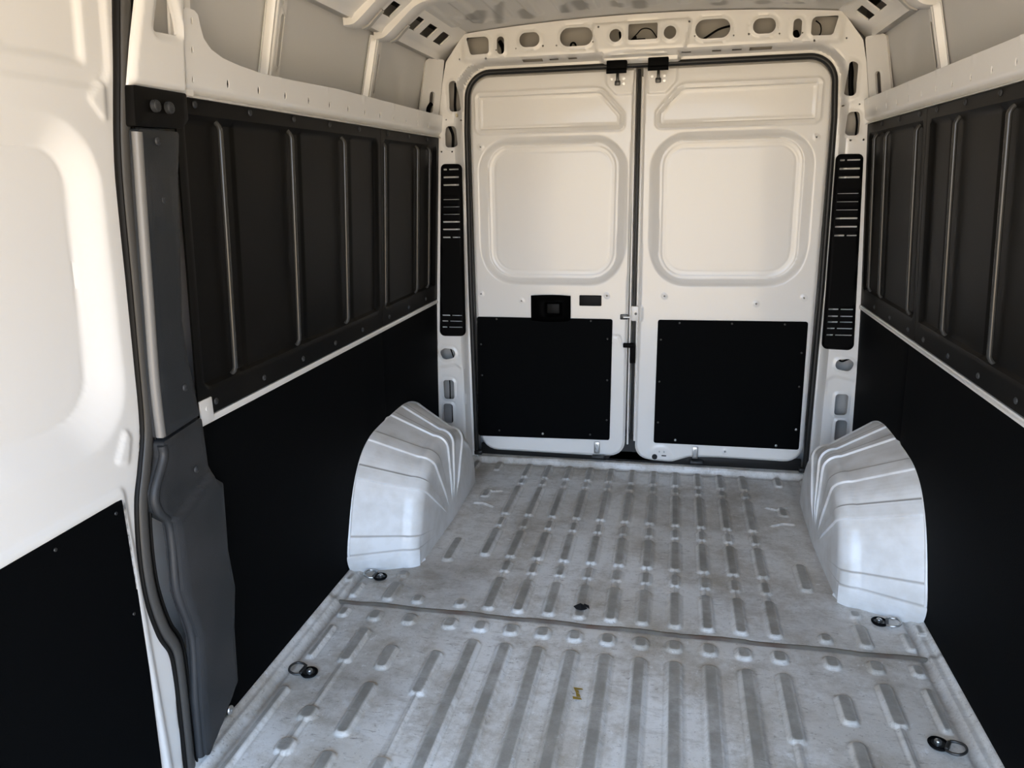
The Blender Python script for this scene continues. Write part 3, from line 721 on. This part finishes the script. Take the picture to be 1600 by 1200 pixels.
for s, nm in ((-1, 'left'), (1, 'right')):
    f0 = -1.80 if s < 0 else -3.6
    upper_lining(s, f0, -.615 if s < 0 else -.675, [r_ for r_ in (RIBS if s < 0 else [-2.34, -1.99, -1.64]+RIBS[1:]) if r_ < (-.615 if s < 0 else -.675)],
                 'long dark grey ribbed upper panel on the %s wall, nearer the viewer' % nm)
    upper_lining(s, -.612 if s < 0 else -.672, .092, [r_ for r_ in RIBS if r_ > (-.612 if s < 0 else -.672)]+([-.04] if s < 0 else [-.03]),
                 'dark grey ribbed upper panel on the %s wall, next to the rear pillar' % nm)
    lower_lining(s, f0, -.604, 'flat black lower board on the %s wall, from the wheel arch towards the viewer' % nm)
    lower_lining(s, -.601, .092, 'flat black lower board on the %s wall, above the wheel arch beside the rear pillar' % nm)
    # white strip between the boards
    bm = bmesh.new()
    xs_ = float(xin(.83))
    v0, v1 = f0, .095
    sweep(bm, [Vector((s*xs_, v0, .830)), Vector((s*xs_, v1, .830))], (1, 0, 0), [(-.009, -.006), (-.009, .006), (-.002, .009 if s < 0 else -.011), (.007, .007), (.007, -.008)])
    if s < 0:
        box(bm, (s*(xs_-.008), -1.775, .858), (.006, .050, .056), .0025)
        cyl(bm, (s*(xs_-.011), -1.775, .862), (1, 0, 0), .006, .004, 10)
        box(bm, (s*(xs_-.006), -1.79, .835), (.006, .07, .022), .002)
    br_ = bm_obj('belt_strip', bm, M_PAINT, label='white painted steel strip between the upper and lower boards of the %s wall' % nm, cat='strip')

    # punched side rail
    holes = [circ(y, 1.611, .0055, 8, .0105) for y in [(-.096-.1375*k) for k in range(0, 12 if s < 0 else 24)] if y > f0+.15]
    if s < 0:
        q = [(-1.765, 1.568), (.098, 1.568), (.098, 1.662)]+[(y, 1.662) for y in np.linspace(0, -1.0, 6)]+[(-1.30, 1.654), (-1.45, 1.652), (-1.56, 1.657), (-1.63, 1.664), (-1.675, 1.676), (-1.703, 1.694), (-1.715, 1.718), (-1.721, 1.737), (-1.735, 1.744), (-1.768, 1.744), (-1.778, 1.732)]
        holes += [circ(-1.745, z, .004, 8, .007) for z in (1.722, 1.665, 1.605)]
    else: q = [(f0, 1.568), (.098, 1.568), (.098, 1.662), (f0, 1.662)]
    def hf(P):
        y, z = P[:, 0], P[:, 1]
        h = .006+0*y; h -= .022*(1-ss(z, 1.572, 1.592)); h += .022*(1-ss(z, 1.569, 1.574))
        for yb in np.arange(-1.36, .1, .28):
            h += .004*np.exp(-((y-yb)/.008)**2)*ss(z, 1.635, 1.655)
        return h
    panel('side_rail', q, holes, side(s, -.008), hf, .01, .003, M_PAINT, TOW, uvres=(.010, .006), label='white steel rail punched with a row of slots above the %s wall panels' % nm, cat='rail')
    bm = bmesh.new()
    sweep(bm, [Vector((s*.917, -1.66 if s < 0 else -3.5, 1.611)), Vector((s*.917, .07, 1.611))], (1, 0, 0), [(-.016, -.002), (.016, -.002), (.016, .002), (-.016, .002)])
    bm_obj('slot_shade_strip', bm, M_HOLE, parent=(WL if s < 0 else WR))  # dark strip added behind the slots to stand in for cavity shade
    bm = bmesh.new()
    for (ya, yb) in (((-1.68, .09)) if s < 0 else ((-3.6, .09)),):
        v = [bm.verts.new(p) for p in ((s*.905, ya, 1.657), (s*.905, yb, 1.657), (s*.99, yb, 1.640), (s*.99, ya, 1.640))]; bm.faces.new(v)
    bmesh.ops.solidify(bm, geom=bm.faces[:], thickness=.003)
    bm_obj('rail_shelf', bm, M_PAINT, parent=(WL if s < 0 else WR))
    # posts on the upper skin
    par = WL if s < 0 else WR
    def post(yc):
        t_ = []
        def fm(y, z, h): return np.stack([s*(skin_x(z)-.006-h), y, z], -1)
        q = [(yc-.02, 1.64), (yc+.085, 1.64), (yc+.085, 1.885), (yc-.02, 1.885)]
        sl = rpoly([(yc+.046, 1.700), (yc+.066, 1.700), (yc+.066, 1.835), (yc+.046, 1.835)], .0098, 4)
        hl = [sl, circ(yc+.057, 1.862, .003, 8, .007), circ(yc+.057, 1.668, .003, 8, .007)]
        def hf(P):
            y = P[:, 0]-yc; d = dist(P, sl)
            h = .020*ss(y, -.012, -.008)*(1-ss(y, .022, .027)); h -= .009*np.exp(-((y-.006)/.003)**2)
            h += .008*ss(y, .022, .027)*(1-ss(y, .078, .084)); h += .004*(1-ss(d, .003, .007))
            return h
        panel('wall_post', q, hl, fm, hf, .01, .002, M_PAINT, TOW, uvres=(.003, .012), parent=par)
    post(-.575); post(-1.285)
    if s > 0: post(-1.99)
    # corner post beside the rear pillar
    A_ = np.array([.972, .02]); B_ = np.array([.905, .10])
    def fm(t, z, h):
        k = t/.104; lean = np.interp(z, [1.60, 1.9], [0, .048])
        return np.stack([s*(A_[0]+(B_[0]-A_[0])*k-lean-h*.75), A_[1]+(B_[1]-A_[1])*k-h*.65, z], -1)
    sl = rpoly([(.045, 1.675), (.068, 1.675), (.068, 1.762), (.045, 1.762)], .011, 5)
    panel('corner_post', rpoly([(0, 1.60), (.104, 1.60), (.104, 1.895), (.012, 1.895)], [0, 0, .01, .02], 4), [sl], fm, lambda P: .004*(1-ss(dist(P, sl), .003, .007)), .01, .012, M_PAINT, TOW, parent=par)

# ------------------------------------------------------------------ wheel arches
def wheel_arch(s, label):
    oy, oz = np.array(arch_pts()).T
    # inner rim where the top turns down into the side
    ib = [(-.935, 0.0), (-.930, .06), (-.915, .13), (-.868, .245), (-.800, .320), (-.72, .352), (-.62, .366), (-.52, .372), (-.42, .368), (-.32, .345), (-.22, .29), (-.13, .21), (-.07, .11), (-.05, 0.0)]
    I = np.array([(p.x, p.y) for p in catmull([(a, b, 0) for a, b in ib], 6)])
    O = np.stack([oy, oz], -1)
    # resample both finely
    def rs(P, n):
        L = np.r_[0, np.cumsum(np.hypot(*np.diff(P, axis=0).T))]; t = np.linspace(0, L[-1], n)
        return np.stack([np.interp(t, L, P[:, 0]), np.interp(t, L, P[:, 1])], -1)
    # keep the pairing by control index, then refine by arc of the outer curve
    n0 = len(O); tt = np.linspace(0, n0-1, 900); ii = np.arange(n0)
    O = np.stack([np.interp(tt, ii, O[:, k]) for k in (0, 1)], -1); I = np.stack([np.interp(tt, ii, I[:, k]) for k in (0, 1)], -1)
    n = len(O); cen = np.array([-.50, .0])
    arc = np.r_[0, np.cumsum(np.hypot(*np.diff(O, axis=0).T))]
    # grooves (arc positions along the outer edge)
    def ap(y, z): k = np.argmin(np.hypot(O[:, 0]-y, O[:, 1]-z)); return arc[k]
    gr = [(ap(-.932, .340), ap(-.897, .378)), (ap(-.80, .443), ap(-.735, .455)), (ap(-.56, .466), ap(-.515, .466)), (ap(-.43, .466), ap(-.385, .464)), (ap(-.24, .42), ap(-.20, .40))]
    g = np.zeros(n)
    for a, b in gr: g = np.maximum(g, ss(arc, a-.002, a+.002)*(1-ss(arc, b-.002, b+.002)))
    dirt_shade = np.zeros(n)
    for a, b in gr: dirt_shade = np.maximum(dirt_shade, .85*np.exp(-((arc-b-(.004 if a < gr[0][0]+.01 else -.006))/.0035)**2)); dirt_shade = np.maximum(dirt_shade, .16*ss(arc, a, a+.01)*(1-ss(arc, b-.01, b)))  # dark lines on band edges are painted shade; the grey bands are wear
    dirt_shade = np.maximum(dirt_shade, .10*ss(arc, gr[0][0]+.02, gr[1][0]))
    for q_ in ((-1.013, .145), (-1.035, .08)): dirt_shade = np.maximum(dirt_shade, .55*np.exp(-((arc-ap(*q_)-.003)/.003)**2))
    lowstep = .006*(1-ss(arc, ap(-1.013, .145)-.004, ap(-1.013, .145)+.004))+.005*(1-ss(arc, ap(-1.035, .08)-.004, ap(-1.035, .08)+.003))
    rows = []                     # each: x (distance from centre line), yz curve, groove weight
    XW, XI = .958, .728
    for k in np.linspace(0, 1, 15):           # across the top
        w = k; c = O*(1-w)+(I+(I-cen)/np.maximum(1e-6, np.hypot(*(I-cen).T))[:, None]*0)*w
        x = XW+(XI+.055-XW)*k
        rows.append((np.full(n, x), c, ss(np.full(n, k), .0, .06)))
    R_ = .055
    dirI = (I-cen)/np.hypot(*(I-cen).T)[:, None]
    for a in np.linspace(0, math.pi/2, 9)[1:]:
        rows.append((np.full(n, XI+R_-R_*math.sin(a)), I-dirI*R_*(1-math.cos(a)), np.ones(n)))
    I2 = I-dirI*R_
    for k in np.linspace(0, 1, 16)[1:]:       # down the inner side to the floor centre
        tgt = np.stack([I2[:, 0]*.0+(-.5)+(I2[:, 0]+.5)*.02, np.zeros(n)-.004], -1)
        c = I2*(1-k)+tgt*k; rows.append((np.full(n, XI-.010*k), c, np.full(n, 1-ss(np.array(k), .45, .75))))
    V = []; nr = len(rows)
    for j, (x, c, w) in enumerate(rows):
        # local inward normal approximated from the outline
        T = np.gradient(O if j < 15 else I, axis=0); T /= np.hypot(*T.T)[:, None]; N = np.stack([-T[:, 1], T[:, 0]], -1)   # outward (up/front)
        phi = 0 if j < 15 else min(1, (j-14)/8); 
        dep = .0075*g*w+lowstep*(1 if j < 20 else 0)
        c2 = c+N*dep[:, None]*(math.cos(phi*math.pi/2)); xx = x-dep*math.sin(phi*math.pi/2)
        V.append(np.stack([s*xx, c2[:, 0], np.maximum(c2[:, 1], -.004)], -1))
    V = np.concatenate(V); idx = np.arange(nr*n).reshape(nr, n)
    F = np.stack([idx[:-1, :-1], idx[1:, :-1], idx[1:, 1:], idx[:-1, 1:]], -1).reshape(-1, 4)
    if s < 0: F = F[:, ::-1]
    me = bpy.data.meshes.new('wheel_arch'); me.from_pydata(V.tolist(), [], F.tolist()); me.update(); smooth(me, 50)
    at = me.attributes.new('grime_shade', 'FLOAT', 'POINT'); wk = np.array([1.0 if j < 20 else max(0, 1-(j-20)/8) for j in range(nr)]); at.data.foreach_set('value', (wk[:, None]*dirt_shade[None, :]).ravel().astype(np.float32))
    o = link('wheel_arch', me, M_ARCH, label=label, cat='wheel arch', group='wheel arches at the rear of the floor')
    # turned out foot at the front of the arch and beading against the wall
    bm = bmesh.new()
    wall = [Vector((s*.956, y, z)) for y, z in arch_pts()[2:-2]]
    tube(bm, wall, .006, 8)
    foot = catmull([(s*.955, -1.003, .002), (s*.87, -.970, .002), (s*.79, -.938, .002), (s*.748, -.915, .002), (s*.727, -.87, .002)], 6)
    tube(bm, foot, .006, 8)
    bm_obj('edge_bead', bm, M_ARCH, parent=o)
    return o
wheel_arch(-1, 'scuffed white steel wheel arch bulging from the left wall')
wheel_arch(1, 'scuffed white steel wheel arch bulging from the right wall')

# ------------------------------------------------------------------ tie-down rings
def tie_ring(x, y, rot, label, s):
    t = bpy.data.objects.new('tie_down_ring', None); C.objects.link(t); t.location = (x, y, .0005); t.rotation_euler = (0, 0, rot); t['label'] = label; t['category'] = 'tie-down ring'; t['group'] = 'lashing rings on the floor'
    bm = bmesh.new(); cyl(bm, (0, 0, .003), (0, 0, 1), .022, .006, 24); o = bm_obj('base_plate', bm, M_DMET, parent=t)
    bm = bmesh.new(); tube(bm, [Vector(((.0215)*math.cos(a), .0205*math.sin(a), .006)) for a in np.linspace(0, 2*math.pi, 25)[:-1]], .004, 8, True); bm_obj('cup_rim', bm, M_VENT, parent=t)
    bm = bmesh.new(); cyl(bm, (-.002, 0, .009), (0, 0, 1), .009, .008, 12); dome(bm, (-.002, 0, .013), (0, 0, 1), .008, .5); bm_obj('bolt', bm, M_MET, parent=t)
    bm = bmesh.new(); box(bm, (.020, 0, .010), (.010, .034, .010), .003); bm_obj('clamp', bm, M_DMET, parent=t)
    pts = [(.020, -.020, .010), (.034, -.025, .012), (.052, -.020, .015), (.060, 0, .016), (.052, .020, .015), (.034, .025, .012), (.020, .020, .010)]
    bm = bmesh.new(); tube(bm, catmull(pts, 6), .0035, 10); bm_obj('ring', bm, M_MET if abs(y) < 1.2 else M_DMET, parent=t)
    return t
tie_ring(-.842, -1.588, math.pi-.05, 'dark steel lashing ring on the left of the floor, nearest the viewer', -1)
tie_ring(.843, -1.567, -.50, 'dark steel lashing ring on the right of the floor, nearest the viewer', 1)
tie_ring(-.842, -1.030, math.pi-.05, 'lashing ring at the foot of the left wheel arch', -1)
tie_ring(.835, -1.022, -.25, 'lashing ring at the foot of the right wheel arch', 1)

# ------------------------------------------------------------------ litter
bm = bmesh.new(); random.seed(2)
ring = [bm.verts.new((.024*math.cos(a)*random.uniform(.6, 1.25), .018*math.sin(a)*random.uniform(.6, 1.3), random.uniform(.002, .010))) for a in np.linspace(0, 2*math.pi, 11)[:-1]]
c0 = bm.verts.new((0, 0, .018))
for i in range(10): bm.faces.new((ring[i], ring[(i+1) % 10], c0))
v = [bm.verts.new(p) for p in ((.012, .004, .010), (.038, -.004, .004), (.034, .010, .008), (.014, .012, .012))]; bm.faces.new(v)
bmesh.ops.solidify(bm, geom=bm.faces[:], thickness=.003)
o = bm_obj('dry_leaf', bm, M_HOLE, label='small dark curled leaf lying near the floor seam', cat='leaf'); o.location = (-.105, -1.120, .009); o.scale = (.8, .95, 1.2)
bm = bmesh.new()
for q_ in ([(-.015, .024), (.010, .024), (.013, .016), (-.011, .014)], [(-.011, .014), (.0, .0145), (.004, .0), (-.006, .004)], [(-.006, .004), (.004, .0), (.010, -.016), (-.002, -.014)], [(-.013, -.014), (.010, -.016), (.015, -.026), (-.010, -.025)]):
    v = [bm.verts.new((x, y, zz)) for (x, y), zz in zip(q_, (.003, .002, .004, .0025))]; bm.faces.new(v[::-1])
bmesh.ops.solidify(bm, geom=bm.faces[:], thickness=.0012)
o = bm_obj('paper_scrap', bm, M_YEL, label='tiny yellow scrap lying on the near part of the floor', cat='scrap'); o.location = (-.062, -1.537, .001)

# ------------------------------------------------------------------ left: pillar trim, seal, sliding door
def bx_(z): return np.interp(z, [0, .9, 1.5, 1.6], [.935, .918, .880, .876])
def fmB(y, z, h): return np.stack([-(bx_(z)-h), y, z], -1)
up = [(-1.951, 1.492), (-1.822, 1.492), (-1.838, 1.396), (-1.850, 1.233), (-1.862, 1.094), (-1.852, 1.006), (-1.838, .944), (-1.826, .862), (-1.963, .850), (-1.965, .98), (-1.961, 1.14), (-1.957, 1.30)]
panel('pillar_trim', rpoly(up, .006, 3), [], fmB, lambda P: .006*ss(dist(P, up), 0, .008)+.004*(1-ss(sdf(P, rect(-1.92, 1.30, -1.87, 1.40, .01)), -.003, .004)), .012, .035, M_GREY, TOW, label='tall grey plastic cover on the upper part of the left door pillar', cat='pillar trim')
lo = [(-1.965, .842), (-1.820, .856), (-1.815, .70), (-1.785, .675), (-1.795, .5), (-1.783, .388), (-1.805, .282), (-1.815, .133), (-1.895, .070), (-1.972, .020), (-1.963, .186), (-1.946, .349), (-1.978, .488), (-1.972, .595), (-1.974, .657), (-2.005, .697), (-2.008, .740), (-1.965, .806)]
def lo_h(P):
    d = dist(P, lo); y, z = P[:, 0], P[:, 1]
    return .006*ss(d, 0, .010)+.014*(1-ss(z-.35*(y+1.97), .655, .672))
panel('pillar_trim', rpoly(lo, .010, 3), [], fmB, lo_h, .010, .035, M_GREY, TOW, label='stepped grey plastic cover on the lower part of the left door pillar', cat='pillar trim')
for c_ in ((-1.90, 1.45), (-1.905, 1.35), (-1.895, .93), (-1.90, .765)):
    pass
tr = [o for o in C.objects if o.name.startswith('pillar_trim')]
for par_, c_ in ((tr[0], (-1.905, 1.470)), (tr[0], (-1.902, 1.355)), (tr[0], (-1.880, .945)), (tr[1], (-1.872, .745)), (tr[1], (-1.868, .085))):
    screw(par_, (-(float(bx_(c_[1]))-.008-(.012 if c_[1] < .6 else 0)), c_[0], c_[1]), (1, 0, 0), .009 if c_[1] > .1 else .012, M_GREY if c_[1] > .1 else M_MET)
for par_, ed in ((tr[0], [(-1.951, 1.486), (-1.957, 1.30), (-1.961, 1.14), (-1.965, .98), (-1.963, .856)]), (tr[1], [(-1.964, .836), (-1.964, .806), (-2.006, .742), (-2.004, .700), (-1.976, .660), (-1.972, .60), (-1.977, .488), (-1.946, .349), (-1.962, .19), (-1.971, .03)])):
    bm = bmesh.new(); tube(bm, catmull([(-(float(bx_(z))+.004), y+.001, z) for y, z in ed], 6), .0105, 10)
    bm_obj('edge_roll', bm, M_EDGE if par_ is tr[0] else M_GREY, parent=par_)
bq = rpoly([(-1.958, 1.496), (-1.808, 1.500), (-1.785, 1.52), (-1.785, 1.572), (-1.952, 1.572)], .004, 2)
o = panel('trim_bracket', bq, [], fmB, lambda P: .004*ss(dist(P, bq), 0, .004), .012, .03, M_DARK, TOW, label='black bracket with two bolt heads at the top of the left door pillar trim', cat='bracket')
for y in (-1.905, -1.862):
    bm = bmesh.new(); cyl(bm, (0, 0, 0), (1, 0, 0), .012, .008, 20); dome(bm, (.004, 0, 0), (1, 0, 0), .011, .35); b_ = bm_obj('bolt', bm, M_GREY, parent=o); b_.location = (-.868, y, 1.537)
# white pillar above it
tri = rpoly([(-1.874, 1.680), (-1.797, 1.684), (-1.802, 1.712), (-1.832, 1.79), (-1.838, 1.83), (-1.848, 1.83), (-1.852, 1.76)], .006, 3)
pq = [(-1.955, 1.572), (-1.775, 1.572), (-1.775, 1.68), (-1.770, 1.76), (-1.765, 1.93), (-1.897, 1.93), (-1.917, 1.73), (-1.938, 1.65)]
def fmP(y, z, h): return np.stack([-(np.interp(z, [1.5, 1.93], [.892, .850])-h), y, z], -1)
pa = panel('door_pillar', pq, [tri], fmP, lambda P: .008*ss(dist(P, pq), 0, .010)-.008*(1-ss(sdf(P, tri), .003, .014)), .007, .006, M_PAINT, TOW, parent=WL)
fq = rect(-1.800, 1.572, -1.735, 1.93, .004)
panel('pillar_flange', fq, [], fmP, lambda P: -.012+.004*ss(P[:, 0], -1.76, -1.755)+.009*np.exp(-((P[:, 0]+1.783)/.004)**2), .008, .006, M_PAINT, TOW, parent=WL)
pb = panel('pillar_back', [(-1.93, 1.60), (-1.70, 1.60), (-1.70, 1.93), (-1.93, 1.93)], [], side(-1, .05), None, .05, .003, M_PAINT, TOW, parent=WL)

# rubber seal of the sliding door: path in the side plane
sz = [(1.93, -1.905), (1.73, -1.927), (1.61, -1.938), (1.43, -1.956), (1.18, -1.958), (1.03, -1.959), (.88, -1.963), (.79, -1.990), (.72, -2.015), (.61, -2.030), (.51, -2.030), (.41, -2.010), (.34, -1.981), (.255, -1.978), (.12, -1.985), (-.05, -1.996)]
def sx_(z): return np.interp(z, [0, .9, 1.5, 1.93], [.948, .945, .905, .862])
path = catmull([(-float(sx_(z)), y, z) for z, y in sz], 6)
t = bpy.data.objects.new('side_door_seal', None); C.objects.link(t); t.location = (-.94, -2.0, 0); t['label'] = 'ribbed rubber seal winding down between the sliding door and the left pillar'; t['category'] = 'seal'
def secell(ca, cb, ra, rb): return [(ca+ra*math.cos(a), cb+rb*math.sin(a)) for a in np.linspace(0, 2*math.pi, 11)[:-1]]
mv = [p-t.location for p in path]
bm = bmesh.new(); sweep(bm, mv, (1, 0, 0), [(-.024, -.03), (.024, -.03), (.024, -.008), (-.024, -.008)]); bm_obj('seal_base', bm, M_RUB, parent=t)
bm = bmesh.new(); sweep(bm, mv, (1, 0, 0), secell(.001, -.006, .0150, .010)); bm_obj('seal_bulb', bm, M_RUBG, parent=t)
bm = bmesh.new(); sweep(bm, mv, (1, 0, 0), secell(-.021, -.008, .004, .008)); sweep(bm, mv, (1, 0, 0), secell(.021, -.007, .004, .008)); bm_obj('seal_lip', bm, M_DARK, parent=t)

# sliding door (door_3)
dq = [(-2.75, .0), (-2.005, .0), (-1.992, .26), (-1.995, .35), (-2.023, .43), (-2.037, .515), (-2.041, .627), (-2.022, .735), (-1.993, .81), (-1.970, .90), (-1.966, 1.03), (-1.965, 1.18), (-1.957, 1.43), (-1.945, 1.61), (-1.935, 1.73), (-1.925, 1.93), (-2.75, 1.93)]
def dx_(z): return np.interp(z, [0, .9, 1.4, 1.93], [.955, .952, .925, .880])
def fmD(y, z, h): return np.stack([-(dx_(z)-h), y, z], -1)
def rx(q): return q
wO = rpoly([(-3.3, .895), (-2.300, .880), (-2.015, .860), (-2.020, 1.505), (-3.3, 1.525)], [.1, .3, .17, .13, .1], 10)
wI = rpoly([(-3.2, .965), (-2.090, .945), (-2.078, 1.452), (-3.2, 1.470)], [.1, .09, .07, .1], 8)
uO = rpoly([(-3.3, 1.570), (-1.975, 1.562), (-1.97, 2.2), (-3.3, 2.2)], [.02, .045, .02, .02], 6)
uI = rpoly([(-3.3, 1.602), (-2.030, 1.600), (-2.025, 2.2), (-3.3, 2.2)], [.02, .014, .02, .02], 5)
ta = rpoly([(-2.040, 1.540), (-1.988, 1.595), (-1.988, 1.490)], .010, 4)
tb = rpoly([(-2.075, .83), (-2.030, .905), (-2.015, .87), (-2.035, .815)], .010, 4)
def dh(P):
    y, z = P[:, 0], P[:, 1]; h = np.zeros(len(P))
    d = sdf(P, wO); di = sdf(P, wI)
    k = np.clip(-d/np.maximum(1e-5, -d+np.maximum(di, 0)), 0, 1)          # 0 on the outer line, 1 inside the inner line
    h -= np.where(d < 0, .030*(.75*k+.25*ss(k, 0, 1)), 0)
    h -= .0015*np.exp(-(di/.0025)**2)
    d = sdf(P, uO); h -= .006*(1-ss(d, -.006, .006)); d = sdf(P, uI); h -= .008*(1-ss(d, -.010, .004))
    for q in (ta, tb): d = sdf(P, q); h += .0045*(1-ss(d, -.007, .001))
    h += .006*(1-ss(dist(P, [(-2.9, .765), (-2.075, .765), (-2.062, .0)], False), .006, .016))
    h -= .010*(1-ss(dist(P, dq), 0, .010))
    return h
dr = panel('door_3', dq, [], fmD, dh, .010, .03, M_PAINT, TOW, uvres=(.0062, .0062), kind='structure')
bq = rpoly([(-2.75, .03), (-2.092, .03), (-2.078, .35), (-2.074, .60), (-2.070, .757), (-2.75, .757)], [.01, .01, .3, .3, .012, .01], 4)
lb = panel('lining_board', bq, [], fmD, lambda P: .006+0*P[:, 0], .04, .008, M_BLACK, TOW, parent=dr, label='black lining board on the lower half of the sliding door')
for y, z in ((-2.10, .735), (-2.26, .735), (-2.096, .5), (-2.40, .735)): screw(lb, (-(float(dx_(z))-.0065), y, z), (1, 0, 0), .004, M_DMET)

# ------------------------------------------------------------------ cables glimpsed through the openings
def cable(pts, rad, label, m=M_VENT, name='cable'):
    bm = bmesh.new(); tube(bm, catmull(pts, 8), rad, 8); return bm_obj(name, bm, m, label=label, cat='cable')
cable([(-.818, .125, 1.80), (-.820, .122, 1.76), (-.824, .122, 1.71), (-.822, .125, 1.665)], .006, 'black wire in the upper slot of the left rear pillar')
cable([(-.862, .13, 1.63), (-.845, .122, 1.60), (-.838, .120, 1.57), (-.845, .125, 1.50)], .007, 'thick black wiring loom in the second opening of the left rear pillar')
cable([(-.90, .13, .61), (-.885, .122, .575), (-.875, .13, .53)], .003, 'thin black wire in the oval hole low on the left rear pillar')
cable([(-.905, .125, .45), (-.902, .120, .40), (-.906, .125, .33)], .003, 'thin black wire in the rectangular hole low on the left rear pillar')
cable([(-.905, .13, .33), (-.893, .125, .30), (-.896, .125, .20)], .006, 'dark cable in the lowest hole of the left rear pillar')
cable([(.812, .125, 1.82), (.822, .118, 1.77), (.826, .122, 1.72), (.836, .125, 1.66)], .010, 'bundle of black wiring in the upper slot of the right rear pillar')
cable([(.850, .13, 1.63), (.862, .122, 1.58), (.862, .125, 1.51)], .004, 'thin black wire in the second opening of the right rear pillar')
cable([(.87, .13, .600), (.890, .122, .585), (.91, .125, .590), (.93, .13, .60)], .004, 'short black wire in the oval hole low on the right rear pillar')
cable([(.215, .15, 1.915), (.245, .13, 1.925), (.30, .12, 1.955), (.35, .13, 1.968)], .0045, 'black wire crossing the large oval hole right of the header centre')
cable([(-.06, .14, 1.93), (-.03, .125, 1.955), (-.005, .12, 1.975), (.03, .125, 1.97), (.058, .14, 1.935)], .0025, 'thin black wire looping in the rectangular hole at the header centre')
cable([(-.100, .14, 1.97), (-.095, .122, 1.945), (-.085, .13, 1.92)], .005, 'black wire in the round hole left of the header centre')
cable([(-.31, .14, 1.915), (-.302, .125, 1.935), (-.288, .125, 1.935), (-.280, .14, 1.915)], .004, 'small black wire loop in the large oval hole left of the header centre')
cable([(-.615, .13, 1.96), (-.60, .12, 1.935), (-.598, .13, 1.90)], .009, 'dark plug and wire in the narrow slot left of the header')
cable([(.60, .13, 1.93), (.605, .12, 1.915), (.60, .13, 1.90)], .012, 'dark plug in the narrow slot right of the header')
cable([(.675, .13, 1.968), (.692, .12, 1.95), (.695, .12, 1.92), (.680, .13, 1.90)], .0025, 'thin black wire in the corner opening right of the header')
bm = bmesh.new(); box(bm, (-.022, .125, 1.934), (.06, .015, .010), .003); box(bm, (-.035, .122, 1.942), (.014, .014, .012), .002)
bm_obj('connector', bm, M_VENT, label='small black plug in the rectangular hole at the header centre', cat='connector')
bm = bmesh.new(); box(bm, (-.822, .118, 1.664), (.020, .02, .014), .002); box(bm, (-.838, .118, 1.660), (.018, .02, .010), .002)
bm_obj('connector', bm, M_CREAM, label='cream plastic plug in the upper slot of the left rear pillar', cat='connector')
bm = bmesh.new(); tube(bm, catmull([(-.925, .04, 1.668), (-.918, .03, 1.69), (-.910, .045, 1.71)], 6), .010, 8)
bm_obj('wire_clip', bm, M_VENT, label='black cable end poking out of the slot left of the rear pillar', cat='cable')
